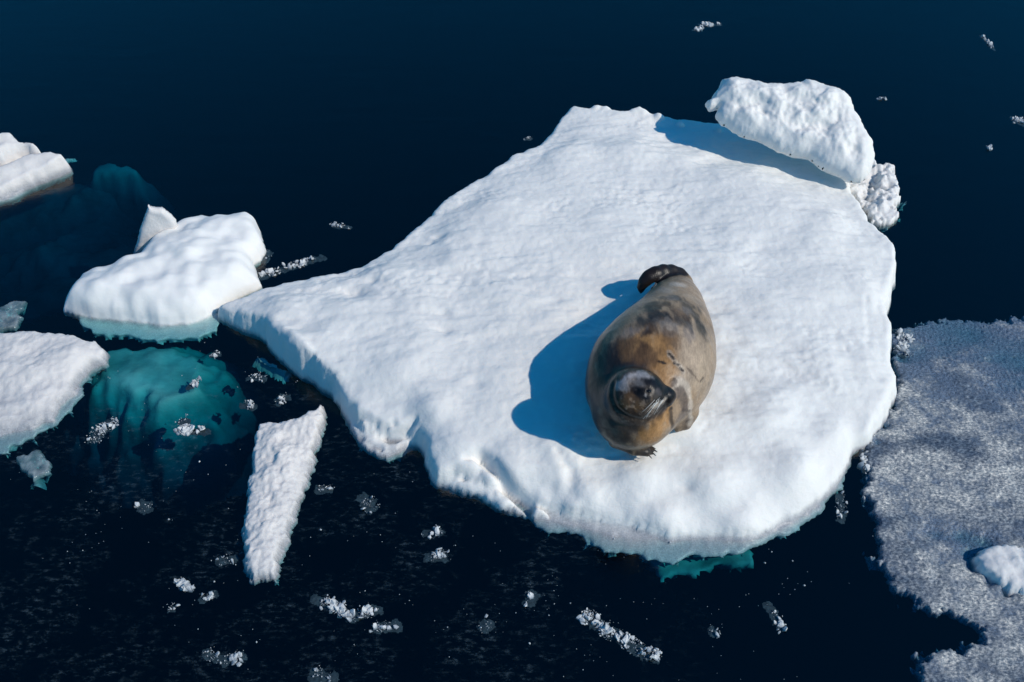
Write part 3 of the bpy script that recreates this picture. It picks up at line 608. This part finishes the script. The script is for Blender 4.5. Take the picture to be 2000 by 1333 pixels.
def seal():
    root = bpy.data.objects.new('seal', None); col.objects.link(root)
    base = P(1265, 740, ZF); root.location = base
    tag(root, 'fat brown seal with a dark face lying on the snow, head raised to the right', 'seal')
    bpy.context.view_layer.update()
    h = 0.0085
    c0 = P(1265, 700, ZF + .3)
    x0, y0, z0 = c0[0] - .62, c0[1] - .85, ZF - .06
    nx, ny, nz = int(1.25 / h), int(1.95 / h), int(1.0 / h)
    X = (x0 + np.arange(nx) * h).astype(np.float32)[:, None, None]; Y = (y0 + np.arange(ny) * h).astype(np.float32)[None, :, None]; Z = (z0 + np.arange(nz) * h).astype(np.float32)[None, None, :]
    Fv = np.full((nx, ny, nz), 9.0, np.float32)
    def cone(a, b, ra, rb, k=.05, flat=None):
        """smooth union of a round cone; flat=(axis, factor) squashes it"""
        nonlocal Fv
        a = np.array(a); b = np.array(b); R = max(ra, rb) + k * 1.5 + .03
        lo = np.minimum(a, b) - R; hi = np.maximum(a, b) + R
        s = [slice(max(int((lo[i] - o) / h), 0), max(int((hi[i] - o) / h) + 2, 0)) for i, o in enumerate((x0, y0, z0))]
        x, y, z = X[s[0]], Y[:, s[1]], Z[:, :, s[2]]
        d = b - a; L2 = float(d @ d) + 1e-9
        t = np.clip(((x - a[0]) * d[0] + (y - a[1]) * d[1] + (z - a[2]) * d[2]) / L2, 0, 1)
        qx, qy, qz = x - a[0] - t * d[0], y - a[1] - t * d[1], z - a[2] - t * d[2]
        if flat is not None:
            n, f = np.array(flat[0], float), flat[1]; n /= np.linalg.norm(n)
            dn = qx * n[0] + qy * n[1] + qz * n[2]
            D_ = np.sqrt(np.maximum(qx * qx + qy * qy + qz * qz + dn * dn * (f * f - 1), 0))
            dist = (D_ - (ra + (rb - ra) * t)) / (1 + (f - 1) * .5)
        else: dist = np.sqrt(qx * qx + qy * qy + qz * qz) - (ra + (rb - ra) * t)
        A = Fv[s[0], s[1], s[2]]
        hh = np.clip(.5 + .5 * (A - dist) / k, 0, 1)
        Fv[s[0], s[1], s[2]] = A * (1 - hh) + dist * hh - k * hh * (1 - hh)
    def Q(px, py, hgt): return P(px, py, ZF + hgt)
    # trunk
    def RP(p, rpx):                       # radius given in photo pixels
        return rpx * (p[1] * cp - (p[2] - HC) * sp) / FPX
    zf_ = ((0, 0, 1), 1.25)
    sp_ = [(1247, 762, .19, 103), (1271, 720, .21, 119), (1295, 672, .20, 101), (1312, 625, .165, 73), (1320, 587, .125, 50), (1320, 560, .085, 31)]
    A_ = np.array(sp_, float); A_ = np.vstack([2 * A_[0] - A_[1], A_, 2 * A_[-1] - A_[-2]]); fine_ = []
    for i in range(1, len(A_) - 2):
        for t in np.linspace(0, 1, 4)[:-1]:
            fine_.append(.5 * (2 * A_[i] + (A_[i + 1] - A_[i - 1]) * t + (2 * A_[i - 1] - 5 * A_[i] + 4 * A_[i + 1] - A_[i + 2]) * t * t + (3 * A_[i] - A_[i - 1] - 3 * A_[i + 1] + A_[i + 2]) * t ** 3))
    sp_ = fine_ + [A_[-2]]
    for p, q in zip(sp_[:-1], sp_[1:]):
        a_, b_ = Q(*p[:3]), Q(*q[:3]); cone(a_, b_, RP(a_, p[3]), RP(b_, q[3]), .02, zf_)
    def pc(p, q, k, fl=None):             # round cone between (px, py, height, px radius)
        a_, b_ = Q(*p[:3]), Q(*q[:3]); cone(a_, b_, RP(a_, p[3]), RP(b_, q[3]), k, fl)
    # neck and chest
    pc((1243, 785, .20, 90), (1240, 800, .20, 76), .05, ((0, 0, 1), 1.15))
    pc((1234, 802, .22, 70), (1238, 780, .36, 54), .09)
    # head: cranium, cheeks, muzzle, chin, nose
    pc((1236, 768, .42, 49), (1252, 768, .43, 45), .05)
    pc((1258, 770, .44, 40), (1296, 775, .41, 22), .02)
    pc((1262, 785, .39, 30), (1294, 787, .385, 14), .02)
    pc((1300, 771, .425, 15), (1309, 773, .42, 12), .01)
    pc((1252, 745, .47, 22), (1274, 752, .46, 14), .03)
    # right fore flipper, folded against the flank
    cone(Q(1326, 752, .27), Q(1342, 775, .22), .055, .07, .03, ((.8, -.2, .6), 1.3))
    cone(Q(1342, 775, .22), Q(1346, 805, .12), .07, .058, .02, ((.9, -.3, .3), 1.3))
    cone(Q(1346, 805, .11), Q(1338, 826, .06), .058, .042, .015)
    for i in range(4): cone(Q(1344 - i * 6, 822 + i * 2, .08), Q(1343 - i * 7, 834 + i * 2, .04), .022, .016, .008)
    # left fore flipper showing under the chest
    cone(Q(1205, 864, .05), Q(1240, 878, .04), .05, .046, .015, ((0, .3, 1), 1.5))
    cone(Q(1240, 878, .04), Q(1260, 882, .035), .046, .034, .015, ((0, .3, 1), 1.3))
    for i, (a, b) in enumerate([(1268, 872), (1274, 875), (1277, 880), (1274, 886), (1266, 890)]):
        cone(Q(1250, 880 + (i - 2) * 3, .035), Q(a, b, .025), .017, .011, .004)
    # hind flippers curled up and over
    
    pts = [(1338, 548, .12, .040), (1326, 536, .15, .037), (1311, 530, .18, .035), (1295, 530, .20, .035), (1279, 534, .21, .035), (1266, 541, .20, .033), (1257, 551, .17, .027), (1252, 562, .13, .017), (1252, 572, .10, .008)]
    for p, q in zip(pts[:-1], pts[1:]): cone(Q(*p[:3]), Q(*q[:3]), p[3], q[3], .035, ((.1, .6, -.75), 1.7))
    pts = [(1315, 552, .08, .05), (1294, 552, .09, .045), (1280, 566, .05, .035)]
    for p, q in zip(pts[:-1], pts[1:]): cone(Q(*p[:3]), Q(*q[:3]), p[3], q[3], .015, ((.15, .75, .65), 1.8))
    # skin folds
    V, Qd = surface_nets(Fv, x0, y0, z0, h)
    V = V[:]
    # normals for displacement
    def normals(V):
        nrm = np.zeros_like(V); f = np.cross(V[Qd[:, 2]] - V[Qd[:, 0]], V[Qd[:, 3]] - V[Qd[:, 1]])
        for k in range(4): np.add.at(nrm, Qd[:, k], f)
        return nrm / (np.linalg.norm(nrm, axis=1)[:, None] + 1e-9)
    # smoothing
    for it in range(2):
        acc = np.zeros_like(V); num = np.zeros(len(V))
        for k in range(4):
            np.add.at(acc, Qd[:, k], V[Qd[:, (k + 1) % 4]]); np.add.at(num, Qd[:, k], 1)
        V = V * .5 + .5 * acc / num[:, None]
    Nn = normals(V)
    ux, uy, dep = proj(V)
    def anchor(px, py):
        dd = (ux - px) ** 2 + (uy - py) ** 2; c = np.where(dd < 60)[0]
        if not len(c): return V[np.argmin(dd)]
        return V[c[np.argmin(dep[c])]]
    V0 = V.copy()
    V = V + Nn * (0.004 * fbm3(V0, 6, 3, 9))[:, None]
    def ridge(pts, wd, dp):
        nonlocal V
        A = [anchor(*p) for p in pts]
        d = np.full(len(V), 9.0)
        for a, b in zip(A[:-1], A[1:]):
            e = b - a; t = np.clip(((V0 - a) @ e) / (e @ e + 1e-9), 0, 1); d = np.minimum(d, np.linalg.norm(V0 - a - t[:, None] * e, axis=1))
        V = V - Nn * (dp * np.exp(-(d / wd) ** 2))[:, None]
        return d
    ridge([(1312, 783), (1295, 790), (1274, 799)], .006, .007)           # mouth
    ridge([(1192, 745), (1188, 770), (1197, 800), (1222, 820), (1255, 828), (1285, 818), (1303, 800)], .018, .010)
    ridge([(1190, 825), (1215, 842), (1250, 850)], .02, .005)   # neck folds
    ridge([(1322, 742), (1308, 790), (1318, 830)], .014, .012)
    ridge([(1310, 800), (1290, 822), (1262, 834)], .015, .006)
    ridge([(1310, 690), (1322, 704), (1336, 718)], .008, .006)
    ridge([(1390, 735), (1380, 760), (1372, 780)], .01, .008)
    ridge([(1306, 765), (1296, 768)], .006, .003)
    e_eye = anchor(1270, 759); e2 = V0
    d = np.linalg.norm(V0 - e_eye, axis=1); V = V - Nn * (.006 * np.exp(-(d / .02) ** 2))[:, None]
    d = np.linalg.norm(V0 - anchor(1308, 773), axis=1); V = V - Nn * (.008 * np.exp(-(d / .008) ** 2))[:, None]
    d = np.linalg.norm(V0 - anchor(1241, 757), axis=1); V = V - Nn * (.008 * np.exp(-(d / .009) ** 2))[:, None]
    def spot3(c, r, colr, s=1.0):  # by true position, for the flippers and nose
        nonlocal C
        d = np.linalg.norm(V0 - np.array(c), axis=1) / r; m = (s * (1 - smooth(.8, 1.2, d + .15 * nz2)))[:, None]; C = C * (1 - m) + np.array(colr) * m
    # coat colours with some painted shade and sheen: patches anchored on the skin
    nz = .5 + .5 * fbm3(V0 * np.array([1, 1, 1.0]), 9, 4, 3); nz2 = fbm3(V0 * np.array([2.2, .8, 1.5]), 14, 4, 33)
    C = np.ones((len(V), 3)) * np.array([.235, .167, .108])
    def spot(px, py, r, c, s=1.0, rag=.35):
        nonlocal C
        a = anchor(px, py); d = np.linalg.norm(V0 - a, axis=1) * 330 / r + rag * nz2
        m = (s * (1 - smooth(.35, 1.4, d)))[:, None]; C = C * (1 - m) + np.array(c) * m
    dark = (.024, .019, .018); brown = (.10, .058, .032); ochre = (.31, .168, .066); tan = (.35, .27, .195); grey = (.20, .17, .155); silver = (.36, .31, .27); black = (.012, .011, .012)
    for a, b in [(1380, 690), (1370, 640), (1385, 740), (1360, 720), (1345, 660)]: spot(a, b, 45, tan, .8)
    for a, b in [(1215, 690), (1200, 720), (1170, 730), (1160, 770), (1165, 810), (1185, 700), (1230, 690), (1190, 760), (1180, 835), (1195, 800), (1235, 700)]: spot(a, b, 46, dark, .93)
    for a, b in [(1275, 605), (1300, 610), (1330, 620), (1360, 612), (1345, 590), (1255, 625), (1280, 590), (1370, 635)]: spot(a, b, 26, dark, .75, .6)
    for a, b in [(1245, 655), (1262, 665), (1280, 680), (1295, 700), (1300, 725), (1300, 665), (1240, 672)]: spot(a, b, 32, ochre, .75, .5)
    for a, b in [(1262, 690), (1245, 695), (1225, 672)]: spot(a, b, 26, brown, .8, .6)
    spot(1312, 632, 22, silver, .55, .7); spot(1305, 558, 26, silver, .5, .6); spot(1325, 548, 18, (.5, .46, .42), .5); spot(1355, 575, 22, tan, .6); spot(1335, 605, 22, brown, .6, .7)
    spot(1225, 645, 16, silver, .4, .6)
    for a, b in [(1255, 645), (1258, 643)]: spot(a, b, 10, dark, .6, .7)
    for a, b, r_, c_ in [(1300, 590, 18, brown), (1345, 600, 16, grey), (1330, 575, 12, dark), (1310, 575, 12, grey), (1290, 575, 12, dark), (1355, 650, 22, grey), (1340, 680, 20, tan), (1320, 655, 18, brown), (1270, 640, 14, dark), (1240, 640, 14, grey), (1370, 600, 12, dark), (1230, 660, 14, brown)]: spot(a, b, r_, c_, .55, 1.0)
    spot3(P(1165, 745, ZF + .12), .26, (.030, .022, .018), .8); spot3(P(1185, 690, ZF + .12), .2, (.05, .036, .028), .7)  # dark left flank, the shade of its sunless side painted in
    # neck and chest under the head
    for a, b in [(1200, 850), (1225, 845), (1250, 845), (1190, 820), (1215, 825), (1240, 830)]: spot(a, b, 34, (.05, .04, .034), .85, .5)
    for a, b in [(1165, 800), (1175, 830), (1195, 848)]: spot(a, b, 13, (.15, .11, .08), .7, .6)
    for a, b in [(1290, 830), (1300, 815), (1285, 850), (1310, 800), (1265, 858), (1300, 840)]: spot(a, b, 24, ochre, .75, .6)
    # face
    hd = Q(1243, 768, .43)
    spot3(hd, .165, (.034, .025, .020), .93); spot3(Q(1262, 778, .43), .13, (.03, .022, .018), .9)
    for a, b in [(1230, 786), (1243, 793), (1223, 797)]: spot(a, b, 15, (.115, .066, .032), .75, .9)
    spot3(Q(1300, 772, .43), .085, (.010, .0095, .011), .95); spot3(Q(1284, 764, .47), .085, (.010, .0095, .011), .92)
    for a, b in [(1276, 738), (1268, 742), (1262, 756), (1275, 758), (1265, 768), (1252, 752)]: spot(a, b, 16, (.010, .0095, .011), .88, .6)
    def line_(pts, wpx, c, st_=.9, rag=.5):
        nonlocal C
        A = [anchor(*p) for p in pts]; d = np.full(len(V0), 9.0)
        for a, b in zip(A[:-1], A[1:]):
            e = b - a; t = np.clip(((V0 - a) @ e) / (e @ e + 1e-9), 0, 1); d = np.minimum(d, np.linalg.norm(V0 - a - t[:, None] * e, axis=1))
        m = (st_ * (1 - smooth(.3, 1.4, d * 360 / wpx + rag * nz2)))[:, None]; C = C * (1 - m) + np.array(c) * m
    line_([(1205, 748), (1216, 734), (1236, 725), (1256, 724), (1270, 728)], 12, (.34, .33, .34), .8, .9)  # silver crown, with the sky's sheen painted along its top
    line_([(1230, 738), (1252, 740)], 8, (.22, .21, .21), .6, 1.2)
    fk_ = smooth(.15, .7, fbm3(V0 * np.array([1, .6, 1]), 55, 3, 61)) * (1 - smooth(.10, .17, np.linalg.norm(V0 - Q(1240, 778, .42), axis=1)))
    C = C + fk_[:, None] * np.array([.13, .10, .075])
    line_([(1192, 742), (1188, 770), (1197, 800), (1222, 820), (1255, 828), (1285, 818), (1303, 800)], 7, (.018, .014, .012), .8, .5)  # painted shade in the neck fold, sets the head off from the body
    line_([(1180, 800), (1196, 826), (1222, 843)], 5, (.13, .095, .065), .5, .9)
    line_([(1238, 756), (1262, 757), (1284, 757)], 8, (.008, .007, .008), .9, .4)
    line_([(1266, 738), (1282, 746), (1294, 756)], 9, (.008, .008, .010), .9, .4)
    for a, b in [(1292, 762), (1297, 766)]: spot(a, b, 5, (.075, .066, .07), .6, .9)
    for a, b in [(1306, 784), (1300, 789), (1291, 795), (1281, 802)]: spot(a, b, 6.5, (.42, .36, .30), .85, .8)
    for a, b in [(1272, 806), (1262, 812), (1250, 816)]: spot(a, b, 6, (.13, .10, .08), .5, .9)
    for a, b in [(1241, 757), (1268, 759)]: spot(a, b, 4.5, black, 1, .2)
    spot(1255, 767, 2.3, (.3, .28, .27), .9, .4); spot(1262, 769, 2.8, (.3, .28, .27), .9, .4)
    # flippers
    for a, b in [(1335, 765), (1345, 785), (1340, 815), (1330, 750), (1345, 830)]: spot(a, b, 17, (.13, .10, .082), .8, .5)
    for a, b in [(1349, 755), (1353, 765), (1355, 778), (1356, 790), (1356, 802), (1355, 822), (1353, 832), (1336, 742), (1344, 748)]: spot(a, b, 7, (.45, .38, .31), .5, .6)
    pass
    for p in [(1328, 536, .15, .05), (1312, 530, .18, .065), (1296, 532, .2, .07), (1280, 537, .21, .07), (1268, 545, .2, .065), (1258, 554, .17, .06), (1254, 563, .14, .045), (1272, 560, .07, .05), (1290, 548, .12, .05)]: spot3(Q(*p[:3]), p[3] * 1.2, (.014, .011, .011), .97)
    for p in [(1210, 868, .04, .06), (1230, 875, .04, .06), (1248, 880, .035, .055), (1265, 882, .03, .05), (1275, 881, .02, .04)]: spot3(Q(*p[:3]), p[3], (.035, .028, .024), .95)
    # scars, shade painted into creases, and the pale rim of the fore flipper
    def slash(pts, wpx, c, st_=.9, rag=.3):
        nonlocal C
        A = [anchor(*p) for p in pts]; d = np.full(len(V0), 9.0)
        for a, b in zip(A[:-1], A[1:]):
            e = b - a; t = np.clip(((V0 - a) @ e) / (e @ e + 1e-9), 0, 1); d = np.minimum(d, np.linalg.norm(V0 - a - t[:, None] * e, axis=1))
        m = (st_ * (1 - smooth(.4, 1.3, d * 330 / wpx + rag * nz2)))[:, None]; C = C * (1 - m) + np.array(c) * m
    slash([(1329, 750), (1335, 743), (1345, 751), (1352, 768), (1355, 788), (1354, 804)], 6, (.50, .42, .34), .65)
    slash([(1354, 808), (1358, 822), (1352, 834)], 5, (.50, .42, .34), .6)
    slash([(1316, 800), (1320, 820), (1321, 836)], 4.5, (.04, .03, .025), .8); slash([(1340, 806), (1354, 806)], 3.5, (.06, .045, .035), .7)  # crevice shade painted beside and across the flipper
    slash([(1345, 712), (1358, 726), (1372, 745)], 2.5, (.10, .07, .05), .7, .8); slash([(1375, 748), (1382, 738)], 2.5, (.03, .025, .02), .9)
    slash([(1310, 684), (1320, 697), (1332, 711), (1342, 724)], 6, (.42, .36, .30), .55, .9)
    for a, b in [((1312, 686), (1319, 694)), ((1322, 705), (1330, 707)), ((1333, 714), (1340, 721)), ((1292, 701), (1303, 705))]: slash([a, b], 3.2, black, .97, .3)
    slash([(1316, 797), (1319, 800)], 3, black, .9)
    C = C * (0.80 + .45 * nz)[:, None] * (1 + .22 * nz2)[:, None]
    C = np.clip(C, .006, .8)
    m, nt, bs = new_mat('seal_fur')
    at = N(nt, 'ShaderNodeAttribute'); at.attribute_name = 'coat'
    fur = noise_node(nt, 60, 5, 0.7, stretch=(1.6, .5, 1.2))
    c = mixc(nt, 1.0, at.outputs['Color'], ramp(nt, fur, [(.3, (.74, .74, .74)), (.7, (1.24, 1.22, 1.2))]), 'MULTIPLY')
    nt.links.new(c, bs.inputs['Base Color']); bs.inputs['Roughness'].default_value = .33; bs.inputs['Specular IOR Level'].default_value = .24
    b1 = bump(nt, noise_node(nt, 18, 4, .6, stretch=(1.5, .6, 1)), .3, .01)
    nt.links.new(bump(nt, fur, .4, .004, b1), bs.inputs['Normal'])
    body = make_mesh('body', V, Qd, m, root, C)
    # eyes
    em, ent, eb = new_mat('wet_eye'); eb.inputs['Base Color'].default_value = (.01, .008, .008, 1); eb.inputs['Roughness'].default_value = .05
    wm, wnt, wb = new_mat('whisker'); wb.inputs['Base Color'].default_value = (.75, .72, .66, 1); wb.inputs['Roughness'].default_value = .4
    km, knt, kb = new_mat('claw'); kb.inputs['Base Color'].default_value = (.03, .022, .018, 1); kb.inputs['Roughness'].default_value = .25
    def ball(name, c, r, mat, sq=(1, 1, 1)):
        vs_ = []; fs = []
        for i in range(9):
            for j in range(14):
                th = math.pi * i / 8; ph = 2 * math.pi * j / 14
                vs_.append((c[0] + r * sq[0] * math.sin(th) * math.cos(ph), c[1] + r * sq[1] * math.sin(th) * math.sin(ph), c[2] + r * sq[2] * math.cos(th)))
        for i in range(8):
            for j in range(14): fs.append((i * 14 + j, (i + 1) * 14 + j, (i + 1) * 14 + (j + 1) % 14, i * 14 + (j + 1) % 14))
        return make_mesh(name, vs_, fs, mat, root)
    hc = Q(1256, 764, .46)
    ball('eye', e_eye + np.array([0, .007, -.006]), .0115, em, (1.4, 1, .75))
    dl = V - (e_eye + np.array([0, 0, -.02])); dl[:, 1] = 0; cc = np.where((np.linalg.norm(dl, axis=1) < .02) & (V[:, 1] > hc[1]))[0]
    fe = V[cc[np.argmin(V[cc, 1])]]; ball('eye', fe + np.array([0, -.014, -.006]), .0145, em, (1.25, 1, .8))
    def tube(vs_, fs, pts, r0, r1, n=5):
        b = len(vs_)
        for i, p in enumerate(pts):
            r = r0 + (r1 - r0) * i / (len(pts) - 1); d = pts[min(i + 1, len(pts) - 1)] - pts[max(i - 1, 0)]; d /= np.linalg.norm(d)
            u = np.cross(d, [0.3, .2, 1]); u /= np.linalg.norm(u); v = np.cross(d, u)
            for k in range(n): vs_.append(p + r * (math.cos(2 * math.pi * k / n) * u + math.sin(2 * math.pi * k / n) * v))
        for i in range(len(pts) - 1):
            for k in range(n): fs.append((b + i * n + k, b + i * n + (k + 1) % n, b + (i + 1) * n + (k + 1) % n, b + (i + 1) * n + k))
    rg = np.random.default_rng(3); vs_ = []; fs = []
    for i in range(20):
        u = rg.uniform(0, 1); a = anchor(1284 + 22 * u, 785 - 2 * u + rg.uniform(-4, 5))
        tip = a + np.array([-.05 - .045 * rg.uniform(), -.035 - .02 * rg.uniform(), -.075 - .05 * rg.uniform()]) * rg.uniform(.55, 1.0)
        mid_ = (a + tip) / 2 + np.array([-.012, -.022, .006]); pts = [a * (1 - t) ** 2 + 2 * mid_ * t * (1 - t) + tip * t * t for t in np.linspace(0, 1, 6)]
        tube(vs_, fs, pts, .0014, .0007)
    make_mesh('whiskers', np.array(vs_), fs, wm, root)
    for i, (a, b) in enumerate([(1270, 872), (1276, 875), (1279, 880), (1276, 886), (1268, 890)]):
        vs_ = []; fs = []; p = Q(a, b, .028); dr = np.array([.018, -.006 * (i - 1), -.012]); tube(vs_, fs, [p - dr * .3, p + dr * .35, p + dr * .8], .006, .002)
        make_mesh('claw', np.array(vs_), fs, km, root)
seal()
